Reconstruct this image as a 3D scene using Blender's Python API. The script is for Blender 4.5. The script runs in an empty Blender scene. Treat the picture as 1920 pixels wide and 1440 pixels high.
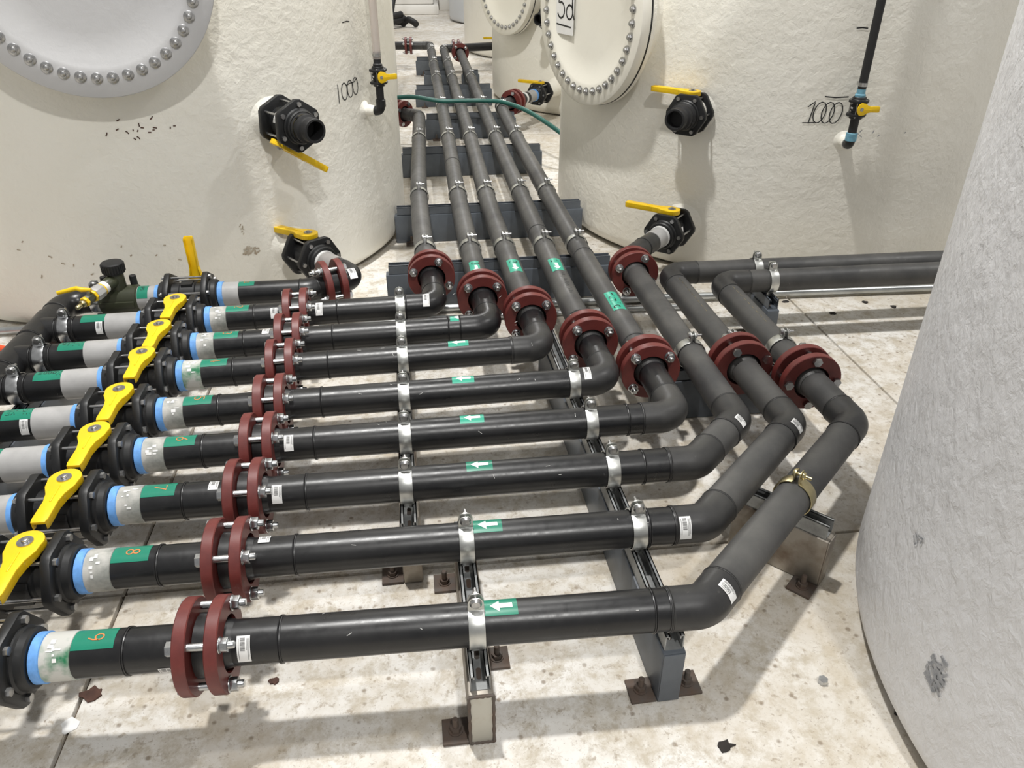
import bpy, bmesh, math, random
from mathutils import Vector, Matrix
random.seed(7)
S = bpy.context.scene
COL = S.collection
R = math.radians
V = Vector

# ------------------------------------------------------------------ camera
cam_d = bpy.data.cameras.new('camera'); cam = bpy.data.objects.new('camera', cam_d); COL.objects.link(cam)
cam.location = (0, 0, 1.45)
cam.rotation_euler = (R(90 - 30.8), 0, R(-6.96))
cam_d.sensor_width = 36; cam_d.lens = 36 * 1442 / 1920
cam_d.clip_start = .05; cam_d.clip_end = 200
S.camera = cam
# ------------------------------------------------------------------ world, lamps, exposure
S.view_settings.view_transform = 'Standard'; S.view_settings.look = 'None'
S.view_settings.exposure = 0.0; S.view_settings.gamma = 1; S.view_settings.use_curve_mapping = False
w = bpy.data.worlds.new('hall_light'); S.world = w; w.use_nodes = True
w.node_tree.nodes['Background'].inputs[0].default_value = (1.0, .99, .97, 1)
w.node_tree.nodes['Background'].inputs[1].default_value = .36
def lamp(x, y, z, watt, size=.30, col=(1, .985, .955)):
    d = bpy.data.lights.new('high_bay_lamp', 'AREA'); d.shape = 'DISK'; d.size = size; d.energy = watt; d.color = col
    o = bpy.data.objects.new('high_bay_lamp', d); o.location = (x, y, z); COL.objects.link(o)
lamp(-.55, 2.45, 6.4, 350)
lamp(2.2, 7.4, 6.4, 280)
lamp(.9, -2.6, 6.4, 270)
lamp(.6, 12.8, 6.4, 260)
lamp(5.6, 2.2, 6.4, 130)

# ------------------------------------------------------------------ materials
def new_mat(name):
    m = bpy.data.materials.new(name); m.use_nodes = True
    nt = m.node_tree; b = nt.nodes['Principled BSDF']; return m, nt, b
def N(nt, t, **k):
    n = nt.nodes.new(t)
    for a, v in k.items():
        if a in n.inputs: n.inputs[a].default_value = v
        else: setattr(n, a, v)
    return n
def ramp(nt, src, stops):
    r = nt.nodes.new('ShaderNodeValToRGB'); e = r.color_ramp.elements
    while len(e) < len(stops): e.new(.5)
    for i, (p, c) in enumerate(stops):
        e[i].position = p; e[i].color = (*c, 1) if len(c) == 3 else c
    nt.links.new(src, r.inputs[0]); return r
def noise(nt, scale, detail=4, rough=.55, vec=None, dist=0):
    n = N(nt, 'ShaderNodeTexNoise', Scale=scale, Detail=detail, Roughness=rough, Distortion=dist)
    if vec: nt.links.new(vec, n.inputs['Vector'])
    return n
def coords(nt, scale=(1, 1, 1), kind='Object'):
    t = nt.nodes.new('ShaderNodeTexCoord'); m = nt.nodes.new('ShaderNodeMapping')
    m.inputs['Scale'].default_value = scale
    nt.links.new(t.outputs[kind], m.inputs[0]); return m.outputs[0]
def bump(nt, b, src, strength, dist):
    n = N(nt, 'ShaderNodeBump', Strength=strength, Distance=dist); nt.links.new(src, n.inputs['Height'])
    nt.links.new(n.outputs[0], b.inputs['Normal']); return n
def mixc(nt, fac, a, b, mode='MIX'):
    m = nt.nodes.new('ShaderNodeMix'); m.data_type = 'RGBA'; m.blend_type = mode
    for s, val in ((0, fac), (6, a), (7, b)):
        if hasattr(val, 'is_output'): nt.links.new(val, m.inputs[s])
        elif s == 0: m.inputs[0].default_value = val
        else: m.inputs[s].default_value = (*val, 1)
    return m.outputs[2]
def simple(name, c, rough=.5, metal=0, vary=.15, scale=30, bmp=0, spec=.5, c2=None, lo=.35, hi=.7):
    m, nt, b = new_mat(name)
    n = noise(nt, scale, 5, .6, coords(nt))
    c2 = c2 or tuple(max(0, x * (1 - vary)) for x in c)
    r = ramp(nt, n.outputs[0], [(lo, c), (hi, c2)])
    nt.links.new(r.outputs[0], b.inputs['Base Color'])
    b.inputs['Roughness'].default_value = rough; b.inputs['Metallic'].default_value = metal
    b.inputs['Specular IOR Level'].default_value = spec
    if bmp: bump(nt, b, n.outputs[0], bmp, .002)
    return m
def pipe_mat(name, base, dust, amount, rough):
    m, nt, b = new_mat(name); v = coords(nt)
    n1 = noise(nt, 5, 6, .65, v); n2 = noise(nt, 60, 5, .7, v); n3 = noise(nt, 14, 6, .7, v, .8)
    f1 = ramp(nt, n1.outputs[0], [(.35, (0, 0, 0)), (.75, (amount,) * 3)])
    f2 = ramp(nt, n2.outputs[0], [(.66, (0, 0, 0)), (.78, (amount * .9,) * 3)])
    c = mixc(nt, f1.outputs[0], base, dust); c = mixc(nt, f2.outputs[0], c, tuple(x * 1.6 for x in dust))
    f3 = ramp(nt, n3.outputs[0], [(.69, (0, 0, 0)), (.73, (.5, .5, .5))])
    c = mixc(nt, f3.outputs[0], c, tuple(x * .5 for x in base))
    nt.links.new(c, b.inputs['Base Color'])
    rr = ramp(nt, n3.outputs[0], [(.3, (rough + .1,) * 3), (.75, (rough - .1,) * 3)])
    nt.links.new(rr.outputs[0], b.inputs['Roughness'])
    bump(nt, b, n2.outputs[0], .12, .0008)
    return m
def tank_mat(name, c, c2, sc, strength, rough, dist=.006, aniso=1.0, stain=(.45, .36, .26), stain_amt=.35):
    m, nt, b = new_mat(name); v = coords(nt); va = coords(nt, (1, 1, aniso))
    n1 = noise(nt, sc, 5, .6, va, .35); n2 = noise(nt, sc * .28, 3, .5, va); n3 = noise(nt, 1.3, 3, .5, v)
    n4 = noise(nt, 9, 8, .72, v, .6)
    col = ramp(nt, n3.outputs[0], [(.3, c), (.72, c2)])
    st = ramp(nt, n4.outputs[0], [(.70, (0, 0, 0)), (.80, (stain_amt,) * 3)])
    cc = mixc(nt, st.outputs[0], col.outputs[0], stain)
    nt.links.new(cc, b.inputs['Base Color']); b.inputs['Roughness'].default_value = rough
    ad = N(nt, 'ShaderNodeMath', operation='MULTIPLY_ADD'); nt.links.new(n2.outputs[0], ad.inputs[0]); ad.inputs[1].default_value = 1.4
    nt.links.new(n1.outputs[0], ad.inputs[2])
    bump(nt, b, ad.outputs[0], strength, dist); return m
def floor_mat():
    m, nt, b = new_mat('stained_concrete'); v = coords(nt, kind='Generated'); t = nt.nodes.new('ShaderNodeNewGeometry'); v = t.outputs['Position']
    n1 = noise(nt, 1.1, 6, .62, v, .4); n2 = noise(nt, 6.5, 7, .72, v, .15); n3 = noise(nt, 38, 5, .7, v, .3); n4 = noise(nt, 2.3, 6, .7, v, .3)
    base = ramp(nt, n1.outputs[0], [(.40, (.62, .585, .525)), (.60, (.80, .785, .755))])
    n5 = noise(nt, 15, 8, .78, v, .2); n6 = noise(nt, 130, 4, .7, v)
    f = ramp(nt, n5.outputs[0], [(.46, (0, 0, 0)), (.62, (.85,) * 3)])
    c = mixc(nt, f.outputs[0], base.outputs[0], (.45, .395, .305))
    f = ramp(nt, n2.outputs[0], [(.49, (0, 0, 0)), (.66, (.65,) * 3)])
    c = mixc(nt, f.outputs[0], c, (.50, .44, .345))
    f = ramp(nt, n4.outputs[0], [(.50, (0, 0, 0)), (.64, (.6,) * 3)])
    c = mixc(nt, f.outputs[0], c, (.50, .43, .33))
    f = ramp(nt, n3.outputs[0], [(.575, (0, 0, 0)), (.66, (.7,) * 3)])
    c = mixc(nt, f.outputs[0], c, (.33, .27, .20))
    f = ramp(nt, n6.outputs[0], [(.60, (0, 0, 0)), (.68, (.65,) * 3)])
    c = mixc(nt, f.outputs[0], c, (.26, .21, .16))
    vo = N(nt, 'ShaderNodeTexVoronoi', Scale=24.0); nt.links.new(v, vo.inputs['Vector'])
    sp = ramp(nt, vo.outputs['Distance'], [(.08, (.75,) * 3), (.17, (0, 0, 0))])
    gate = ramp(nt, n4.outputs[0], [(.43, (0, 0, 0)), (.50, (1, 1, 1))])
    mu = nt.nodes.new('ShaderNodeMath'); mu.operation = 'MULTIPLY'; nt.links.new(sp.outputs[0], mu.inputs[0]); nt.links.new(gate.outputs[0], mu.inputs[1])
    c = mixc(nt, mu.outputs[0], c, (.22, .17, .12))
    nt.links.new(c, b.inputs['Base Color'])
    rr = ramp(nt, n2.outputs[0], [(.3, (.38,) * 3), (.7, (.62,) * 3)]); nt.links.new(rr.outputs[0], b.inputs['Roughness'])
    bump(nt, b, n3.outputs[0], .15, .003); return m
def clear_mat():
    m, nt, b = new_mat('clear_tube'); b.inputs['Base Color'].default_value = (.72, .66, .62, 1)
    b.inputs['Transmission Weight'].default_value = .55; b.inputs['Roughness'].default_value = .22; b.inputs['IOR'].default_value = 1.3
    return m
M = dict(
    floor=floor_mat(), joint=simple('joint_filler', (.10, .075, .05), .9, vary=.5),
    tank=tank_mat('cream_fibreglass', (.83, .80, .71), (.88, .865, .80), 34, .62, .36),
    tank_grey=tank_mat('grey_fibreglass', (.69, .69, .705), (.75, .75, .765), 46, .95, .40, .006, .6, (.35, .34, .34), .25),
    cover=tank_mat('pale_grey_cover', (.50, .50, .51), (.58, .58, .585), 16, .22, .34, stain_amt=.1),
    cover_cream=tank_mat('cream_cover', (.79, .76, .67), (.84, .82, .74), 16, .2, .34, stain_amt=.1),
    black=pipe_mat('black_polyethylene', (.0065, .0068, .008), (.05, .048, .046), .30, .33),
    dusty=pipe_mat('dusty_polyethylene', (.038, .038, .039), (.11, .107, .10), .8, .46),
    plastic=simple('black_valve_plastic', (.010, .0105, .0115), .46, vary=.3, scale=40, bmp=.1),
    rubber=simple('black_rubber', (.015, .015, .016), .6, vary=.3),
    red=simple('red_oxide_paint', (.150, .029, .024), .42, scale=22, c2=(.10, .019, .017), bmp=.15),
    zinc=simple('zinc_steel', (.60, .61, .62), .26, 1, .3, 45),
    strap=simple('galvanised_strap', (.66, .67, .65), .36, 1, .3, 14),
    brass=simple('yellow_zinc', (.62, .54, .32), .3, 1, .3, 25),
    bolt=simple('stainless_bolt', (.55, .55, .55), .33, 1, .35, 60),
    strut=simple('strut_steel', (.36, .37, .37), .42, .45, .35, 25),
    paint=simple('blue_grey_paint', (.105, .120, .140), .42, vary=.28, scale=9),
    raw=simple('raw_steel', (.32, .29, .25), .5, .55, scale=9, c2=(.12, .075, .045), lo=.45, hi=.75),
    cap=simple('bare_steel_cap', (.50, .485, .43), .5, .35, scale=7, c2=(.30, .20, .11), lo=.5, hi=.8),
    rust=simple('rusted_steel', (.105, .092, .082), .75, .2, scale=28, c2=(.115, .075, .054), bmp=.3),
    yellow=simple('yellow_lever', (.86, .56, .008), .38, scale=18, c2=(.72, .44, .008), lo=.45, hi=.8),
    blue=simple('blue_thread_tape', (.16, .40, .85), .5, vary=.3, scale=50),
    paleblue=simple('pale_blue_paste', (.16, .38, .50), .5, vary=.3, scale=50),
    white_ring=simple('white_thread_tape', (.75, .75, .74), .5, vary=.15),
    nipple=simple('grey_pvc', (.40, .395, .39), .36, vary=.15, scale=25),
    nipple_tank=simple('warm_grey_pvc', (.30, .285, .275), .4, vary=.15, scale=25),
    printed=simple('weathered_grey_pipe', (.50, .49, .46), .36, scale=16, c2=(.24, .25, .23), lo=.42, hi=.66),
    overspray=simple('green_overspray_pipe', (.52, .52, .49), .36, scale=10, c2=(.02, .17, .075), lo=.47, hi=.63),
    green=simple('green_tape', (.012, .215, .135), .3, vary=.15, scale=18),
    teal=simple('teal_tape', (.03, .36, .24), .35, vary=.12, scale=18),
    white=simple('white_print', (.82, .83, .83), .45, vary=.05),
    paper=simple('white_paper', (.80, .80, .79), .5, vary=.06),
    ink=simple('black_ink', (.012, .012, .014), .6, vary=.2),
    orange=simple('orange_ink', (.62, .21, .06), .6, vary=.2),
    greyink=simple('grey_ink', (.2, .2, .2), .6, vary=.2),
    chalk=simple('chalk_mark', (.6, .6, .58), .7, vary=.2),
    scuff=simple('brown_scuff', (.34, .27, .19), .8, scale=60, c2=(.60, .55, .46)),
    greyscuff=simple('grey_scuff', (.22, .23, .25), .8, scale=60, c2=(.42, .42, .43)),
    spray=simple('rust_stain', (.10, .045, .03), .8, vary=.5, scale=40),
    galv=simple('galvanised_conduit', (.56, .58, .58), .34, .9, .2, 20),
    hose_green=simple('green_hose', (.012, .105, .085), .42, vary=.2),
    hose_orange=simple('orange_hose', (.80, .10, .03), .45, vary=.15),
    clear=clear_mat(),
    olive=simple('olive_plastic', (.045, .05, .028), .38, vary=.35, scale=12),
    dirt=simple('dark_crumb', (.03, .025, .022), .9, vary=.4),
    concrete_block=tank_mat('white_block', (.70, .68, .63), (.78, .76, .72), 8, .2, .6, stain_amt=.4),
    tank_far=tank_mat('far_grey_tank', (.62, .64, .66), (.68, .70, .72), 20, .2, .4),
)
# ------------------------------------------------------------------ mesh helpers
def frame(origin, ax, up=(0, 0, 1)):
    x = V(ax).normalized(); u = V(up); y = u.cross(x)
    if y.length < 1e-4: y = V((0, 1, 0)).cross(x)
    y.normalize(); z = x.cross(y)
    m = Matrix((x, y, z)).transposed().to_4x4(); m.translation = V(origin); return m
class MB:
    def __init__(s): s.v = []; s.f = []
    def add(s, vs, fs, m=None):
        b = len(s.v)
        s.v += [tuple(m @ V(p)) if m else tuple(p) for p in vs]
        s.f += [[b + i for i in f] for f in fs]; return s
    def box(s, x0, x1, y0, y1, z0, z1, m=None):
        p = [(x, y, z) for z in (z0, z1) for y in (y0, y1) for x in (x0, x1)]
        return s.add(p, [(0, 2, 3, 1), (4, 5, 7, 6), (0, 1, 5, 4), (2, 6, 7, 3), (0, 4, 6, 2), (1, 3, 7, 5)], m)
    def lathe(s, prof, n=32, m=None, closed=False):
        vs = []; fs = []; k = len(prof)
        for x, r in prof:
            for i in range(n):
                a = 2 * math.pi * i / n; vs.append((x, r * math.cos(a), r * math.sin(a)))
        for j in range(k if closed else k - 1):
            j2 = (j + 1) % k
            for i in range(n):
                i2 = (i + 1) % n; fs.append((j * n + i, j * n + i2, j2 * n + i2, j2 * n + i))
        if not closed:
            if prof[0][1] > 1e-6: fs.append(list(range(n - 1, -1, -1)))
            if prof[-1][1] > 1e-6: fs.append([(k - 1) * n + i for i in range(n)])
        return s.add(vs, fs, m)
    def cyl(s, p, q, r, n=24, r2=None):
        p, q = V(p), V(q); L = (q - p).length
        return s.lathe([(0, r), (L, r if r2 is None else r2)], n, frame(p, q - p))
    def sweep(s, pts, r, n=20, caps=True):
        pts = [V(p) for p in pts]; k = len(pts); rs = r if isinstance(r, (list, tuple)) else [r] * k
        t0 = (pts[1] - pts[0]).normalized(); ref = V((0, 0, 1)) if abs(t0.z) < .9 else V((0, 1, 0))
        nrm = (ref - t0 * ref.dot(t0)).normalized(); vs = []; fs = []
        for j in range(k):
            t = ((pts[min(j + 1, k - 1)] - pts[max(j - 1, 0)])).normalized()
            nrm = (nrm - t * nrm.dot(t)).normalized(); b = t.cross(nrm)
            for i in range(n):
                a = 2 * math.pi * i / n; vs.append(pts[j] + (nrm * math.cos(a) + b * math.sin(a)) * rs[j])
        for j in range(k - 1):
            for i in range(n):
                i2 = (i + 1) % n; fs.append((j * n + i, j * n + i2, (j + 1) * n + i2, (j + 1) * n + i))
        if caps: fs.append(list(range(n - 1, -1, -1))); fs.append([(k - 1) * n + i for i in range(n)])
        return s.add(vs, fs)
    def prism(s, outline, z0, z1, m=None):
        k = len(outline); vs = [(x, y, z0) for x, y in outline] + [(x, y, z1) for x, y in outline]
        fs = [list(range(k - 1, -1, -1)), list(range(k, 2 * k))] + [(i, (i + 1) % k, k + (i + 1) % k, k + i) for i in range(k)]
        return s.add(vs, fs, m)
    def strip(s, poly, widths, th, m=None):
        """ribbon: polyline in the local YZ plane, width along X, thickness th outward (left of travel)"""
        k = len(poly); vs = []; fs = []
        for i, (y, z) in enumerate(poly):
            a = poly[max(i - 1, 0)]; b = poly[min(i + 1, k - 1)]; t = V((b[0] - a[0], b[1] - a[1])).normalized()
            ny, nz = -t.y * th, t.x * th; w = widths[i] / 2
            vs += [(-w, y, z), (w, y, z), (w, y + ny, z + nz), (-w, y + ny, z + nz)]
        for i in range(k - 1):
            for j in range(4):
                j2 = (j + 1) % 4; fs.append((i * 4 + j, i * 4 + j2, i * 4 + 4 + j2, i * 4 + 4 + j))
        fs += [(3, 2, 1, 0), tuple((k - 1) * 4 + j for j in range(4))]
        return s.add(vs, fs, m)
    def mesh(s, name, mat, bevel=0, angle=35, origin=None):
        me = bpy.data.meshes.new(name)
        vs = [tuple(V(p) - origin) for p in s.v] if origin is not None else s.v
        me.from_pydata(vs, [], s.f)
        bm = bmesh.new(); bm.from_mesh(me)
        bmesh.ops.recalc_face_normals(bm, faces=bm.faces)
        if bevel:
            es = [e for e in bm.edges if len(e.link_faces) == 2 and e.calc_face_angle(0) > R(40)]
            bmesh.ops.bevel(bm, geom=es, offset=bevel, segments=2, profile=.5, affect='EDGES', clamp_overlap=True)
        bm.to_mesh(me); bm.free()
        me.polygons.foreach_set('use_smooth', [True] * len(me.polygons)); me.set_sharp_from_angle(angle=R(angle))
        me.materials.append(mat); return me
    def build(s, name, mat, parent=None, bevel=0, angle=35, origin=None, label=None):
        if origin is None and parent is not None: origin = ORG.get(parent.name)
        return mobj(name, s.mesh(name, M[mat] if isinstance(mat, str) else mat, bevel, angle, origin), parent, label)
ORG = {}
def mobj(name, me, parent=None, label=None, mtx=None):
    o = bpy.data.objects.new(name, me); COL.objects.link(o)
    if parent is not None:
        o.parent = parent
        if parent.name in ORG: ORG[o.name] = ORG[parent.name]
    if mtx is not None: o.matrix_basis = mtx
    if label: o['label'] = label
    return o
def tag(o, label, cat, group=None, kind=None):
    if label: o['label'] = label
    if cat: o['category'] = cat
    if group: o['group'] = group
    if kind: o['kind'] = kind
    return o
def thing(name, label, cat, loc=(0, 0, 0), mtx=None, group=None, world=False):
    """Empty at the thing's base. world=True: its parts are written in world coordinates"""
    o = bpy.data.objects.new(name, None); COL.objects.link(o); o.empty_display_size = .05
    if mtx is not None: o.matrix_basis = mtx
    else: o.location = loc
    if world: ORG[o.name] = V(loc)
    return tag(o, label, cat, group)
def copy_tree(o, parent=None):
    c = o.copy(); COL.objects.link(c); c.parent = parent
    for ch in list(o.children): copy_tree(ch, c)
    return c
CACHE = {}
def shared(key, fn):
    if key not in CACHE: CACHE[key] = fn()
    return CACHE[key]

# strokes of a felt pen, in a unit box (width .6, height 1)
def arc(cx, cy, rx, ry, a0, a1, n=14): return [(cx + rx * math.cos(R(a0 + (a1 - a0) * i / n)), cy + ry * math.sin(R(a0 + (a1 - a0) * i / n))) for i in range(n + 1)]
GL = {
 '0': [arc(.3, .5, .27, .48, 100, 480)], '1': [[(.08, .74), (.34, 1), (.3, 0)], [(.05, 0), (.55, .03)]], 'l': [[(.3, 1), (.3, 0)]],
 '2': [arc(.3, .74, .25, .25, 160, -40) + [(.05, 0), (.58, .02)]], '3': [arc(.28, .74, .24, .24, 140, -80) + arc(.28, .26, .27, .26, 80, -150)],
 '4': [[(.45, 0), (.45, 1), (.03, .33), (.6, .33)]], '5': [[(.55, .98), (.12, .96), (.1, .58)] + arc(.28, .3, .27, .3, 110, -150)],
 '6': [[(.5, 1)] + arc(.3, .3, .25, .3, 150, 510)], '7': [[(.05, .95), (.56, 1), (.2, 0)]],
 '8': [arc(.3, .74, .2, .24, -90, 270) + arc(.3, .25, .26, .25, 90, -270)], '9': [arc(.3, .7, .24, .28, 0, 360) + [(.52, .3), (.4, 0)]],
 'd': [arc(.26, .26, .24, .27, 40, 400) + [(.5, 1.0), (.46, .75), (.52, .2), (.62, .02)]],
 'H': [[(.05, 1), (.08, 0)], [(.5, 1), (.5, 0)], [(.05, .5), (.52, .55)]], 'u': [[(.08, .6), (.1, .15), (.28, 0), (.45, .15), (.48, .6), (.5, 0)]],
 'm': [[(.05, 0), (.06, .6), (.08, .45), (.2, .6), (.28, .45), (.29, 0), (.3, .45), (.42, .6), (.5, .45), (.52, 0)]],
 'i': [[(.25, .58), (.27, 0)], [(.25, .8), (.27, .84)]], 'c': [arc(.3, .3, .24, .3, 50, 310)], 'n': [[(.08, 0), (.08, .6), (.1, .42), (.3, .6), (.45, .42), (.46, 0)]],
 'o': [arc(.3, .3, .24, .3, 90, 450)], 'z': [[(.06, .58), (.5, .6), (.05, 0), (.55, .02)]], 'V': [[(.02, 1), (.28, 0), (.58, 1)]], 'L': [[(.1, 1), (.1, 0), (.55, .02)]],
 'M': [[(.02, 0), (.08, 1), (.3, .35), (.52, 1), (.6, 0)]], 'N': [[(.05, 0), (.07, 1), (.5, 0), (.52, 1)]], 'A': [[(.02, 0), (.3, 1), (.58, 0)], [(.12, .38), (.48, .38)]],
 'E': [[(.52, 1), (.08, 1), (.08, 0), (.54, 0)], [(.08, .52), (.45, .52)]], 'S': [arc(.3, .74, .23, .24, 40, 250) + arc(.3, .26, .25, .26, 80, -140)],
 'I': [[(.3, 1), (.3, 0)]], 'P': [[(.08, 0), (.08, 1)] + arc(.22, .75, .28, .25, 90, -90)], '-': [[(.05, .5), (.5, .5)]], ' ': []}
def text_lines(txt, h, adv=.72):
    out = []
    for i, ch in enumerate(txt):
        for l in GL.get(ch, []): out.append([((x + i * adv) * h, y * h) for x, y in l])
    return out, (len(txt) * adv - .12) * h
def ribbon(mb, lines, wd, fn):
    """pen strokes as thin ribbons, fn maps flat (u, v) onto the surface"""
    for l in lines:
        pts = [V((a, b)) for a, b in l]; k = len(pts); L = []; Rr = []
        for i in range(k):
            t = (pts[min(i + 1, k - 1)] - pts[max(i - 1, 0)]); t = t.normalized() if t.length > 1e-9 else V((1, 0)); nn = V((-t.y, t.x)) * wd / 2
            e = t * wd * .4 * (-1 if i == 0 else 1 if i == k - 1 else 0)
            L.append(fn(*(pts[i] + nn + e))); Rr.append(fn(*(pts[i] - nn + e)))
        mb.add(L + Rr, [(i, i + 1, k + i + 1, k + i) for i in range(k - 1)])
def polys(mb, plist, fn):
    for p in plist: mb.add([fn(*q) for q in p], [list(range(len(p)))])
def grid(mb, u0, u1, v0, v1, fn, nu=1, nv=8):
    vs = [fn(u0 + (u1 - u0) * i / nu, v0 + (v1 - v0) * j / nv) for j in range(nv + 1) for i in range(nu + 1)]
    mb.add(vs, [(j * (nu + 1) + i, j * (nu + 1) + i + 1, (j + 1) * (nu + 1) + i + 1, (j + 1) * (nu + 1) + i) for j in range(nv) for i in range(nu)])
def on_pipe(p, ax, side, r):
    """(s, arc) -> point: s along the axis from p, arc measured on the surface from the top towards `side`"""
    p, ax, sd = V(p), V(ax).normalized(), V(side).normalized(); up = V((0, 0, 1))
    return lambda s, a, dr=0: p + ax * s + (up * math.cos(a / r) + sd * math.sin(a / r)) * (r + dr)

# ------------------------------------------------------------------ dimensions
ZP = .24; PR = .0445
ROWS = {9: (1.090, -.022), 8: (1.331, -.008), 7: (1.557, 0), 6: (1.771, .01), 5: (1.984, .026), 4: (2.215, .04), 3: (2.402, .035), 2: (2.610, .035), 1: (2.812, 0)}
def ry(k, x): return ROWS[k][0] + ROWS[k][1] * (x + .15)
def rp(k, x): return V((x, ry(k, x), ZP))
NEAR = {9: 'nearest', 8: 'second nearest', 7: 'third nearest', 6: 'fourth nearest', 5: 'fifth nearest', 4: 'sixth nearest', 3: 'seventh nearest', 2: 'eighth nearest', 1: 'farthest'}

# ------------------------------------------------------------------ floor: slabs with joints
fl = MB().box(-9, 9, -6, 40, -.2, -.014).build('floor', 'joint'); tag(fl, 'pale stained concrete floor cast in large slabs with dark joints', None, None, 'structure')
xs = [-8.09, -5.66, -3.233, -.803, 1.63, 4.06, 6.49, 8.9]
ys = [-5.7, -3.3, -.89, 1.505, 3.91, 6.31, 8.71, 11.1, 13.5, 15.9, 18.3, 23, 30, 39]
for i in range(len(xs) - 1):
    for j in range(len(ys) - 1):
        g = .004
        MB().box(xs[i] + g, xs[i + 1] - g, ys[j] + g, ys[j + 1] - g, -.1, 0).build('slab', 'floor', fl, bevel=.004)

# ------------------------------------------------------------------ pipe pieces
def bead(t, p, ax, mat='black', r=PR):
    me = shared(('bead', mat, r), lambda: MB().lathe([(-.0035, r - .001), (-.003, r + .0022), (-.001, r + .0026), (0, r + .0012), (.001, r + .0026), (.003, r + .0022), (.0035, r - .001)], 36).mesh('weld_bead', M[mat]))
    return mobj('weld_bead', me, t, None, frame(V(p) - ORG[t.name], ax))
def straight(t, p, q, mat, r=PR, name='pipe', label=None):
    return MB().cyl(p, q, r, 40).build(name, mat, t, label=label)
def arc_pts(p, c, q, rad, n=10):
    a = (V(p) - V(c)).normalized(); b = (V(q) - V(c)).normalized(); half = a.angle(b) / 2; tl = rad / math.tan(half)
    s, e = V(c) + a * tl, V(c) + b * tl; ctr = V(c) + (a + b).normalized() * rad / math.sin(half)
    u = (s - ctr).normalized(); w2 = (e - ctr); w2 = (w2 - u * w2.dot(u)).normalized(); ang = math.pi - 2 * half
    return [ctr + (u * math.cos(ang * i / n) + w2 * math.sin(ang * i / n)) * rad for i in range(n + 1)], tl
def run(t, pts, mat='black', rad=.062, leg=.05, beads=True, emat=None):
    """fused pipe through the corner points: straight pieces, elbows with legs, weld beads"""
    pts = [V(p) for p in pts]; cur = pts[0]
    for i in range(1, len(pts) - 1):
        ap, tl = arc_pts(pts[i - 1], pts[i], pts[i + 1], rad)
        d0 = (pts[i - 1] - pts[i]).normalized(); d1 = (pts[i + 1] - pts[i]).normalized()
        a = pts[i] + d0 * min(tl + leg, (cur - pts[i]).length); b = pts[i] + d1 * (tl + leg)
        if (cur - a).length > .01: straight(t, cur, a, mat)
        MB().sweep([a] + ap + [b], PR + .0014, 40).build('elbow', emat or mat, t)
        if beads: bead(t, a, d0, emat or mat); bead(t, b, d1, emat or mat)
        cur = b
    straight(t, cur, pts[-1], mat)
def stub_end(t, p, ax, mat='black'):
    me = shared(('stub', mat), lambda: MB().lathe([(0, .04), (0, .0625), (.014, .0625), (.017, .055), (.03, .05), (.05, .0455), (.055, .044)], 36).mesh('stub_end', M[mat]))
    return mobj('stub_end', me, t, None, frame(V(p) - ORG[t.name], ax))
def hexpts(r, a0=0, n=6): return [(r * math.cos(a0 + i * math.pi * 2 / n), r * math.sin(a0 + i * math.pi * 2 / n)) for i in range(n)]
YZ = Matrix(((0, 0, 1, 0), (1, 0, 0, 0), (0, 1, 0, 0), (0, 0, 0, 1)))      # prism axis Z -> X
def hexnut(mb, x0, x1, r, m=None): return mb.prism(hexpts(r), x0, x1, (m or Matrix()) @ YZ)
def flange(loc, ax, rot, label, flip=False, group='red flange pairs on the pipes', off=.029):
    m = frame(loc, ax)
    t = thing('flange_joint', label, 'flange', mtx=m, group=group)
    ring = shared('ring', lambda: MB().lathe([(-.0125, .056), (-.0125, .0925), (-.0105, .0945), (.0105, .0945), (.0125, .0925), (.0125, .056)], 56, closed=True).mesh('ring', M['red']))
    for s in (-1, 1): mobj('ring', ring, t, None, Matrix.Translation((s * off, 0, 0)))
    L = off + .0125
    def bm_():
        b = MB().lathe([(-L - .011, .0078), (L + .026, .0078), (L + .028, .0065)], 14); hexnut(b, -L - .012, -L - .001, .0145); return b.mesh('bolt', M['zinc'])
    bo = shared(('fbolt', off), bm_)
    nu = shared(('fnut', off), lambda: hexnut(MB().lathe([(L, .0165), (L + .002, .0165)], 18), L + .002, L + .0165, .0148).mesh('nut', M['zinc'], .001))
    for i in range(4):
        a = R(rot + 90 * i)
        tm = Matrix.Translation((0, .0762 * math.cos(a), .0762 * math.sin(a)))
        if flip: tm = tm @ Matrix.Rotation(math.pi, 4, 'Z')
        o = mobj('bolt', bo, t, None, tm); mobj('nut', nu, o)
    return t
def sticker(t, fn, s0, s1, a0, a1, kind=0, host=None):
    """white maker's label with printed bars"""
    mb = MB(); grid(mb, s0, s1, a0, a1, lambda s, a: fn(s, a, .0007), 1, 8); o = mb.build('label', 'paper', t)
    p = MB(); w = s1 - s0; h = a1 - a0; g = lambda s, a: fn(s, a, .0012); rnd = random.Random(kind)
    y = a0 + h * .08
    while y < a0 + h * .55:
        d = h * rnd.uniform(.012, .035); grid(p, s0 + w * .25, s0 + w * .62, y, y + d, g, 1, 1); y += d + h * rnd.uniform(.012, .03)
    for x in (.12, .72, .8, .88): grid(p, s0 + w * x, s0 + w * (x + .04), a0 + h * .1, a0 + h * rnd.uniform(.5, .9), g, 1, 4)
    p.build('print', 'greyink', o)['kind'] = 'stuff'
def tape(t, fn, s0, s1, a0, a1, mat='green', label=None):
    mb = MB(); grid(mb, s0, s1, a0, a1, lambda s, a: fn(s, a, .0006), 1, 10); return mb.build('tape', mat, t, label=label)
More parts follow.
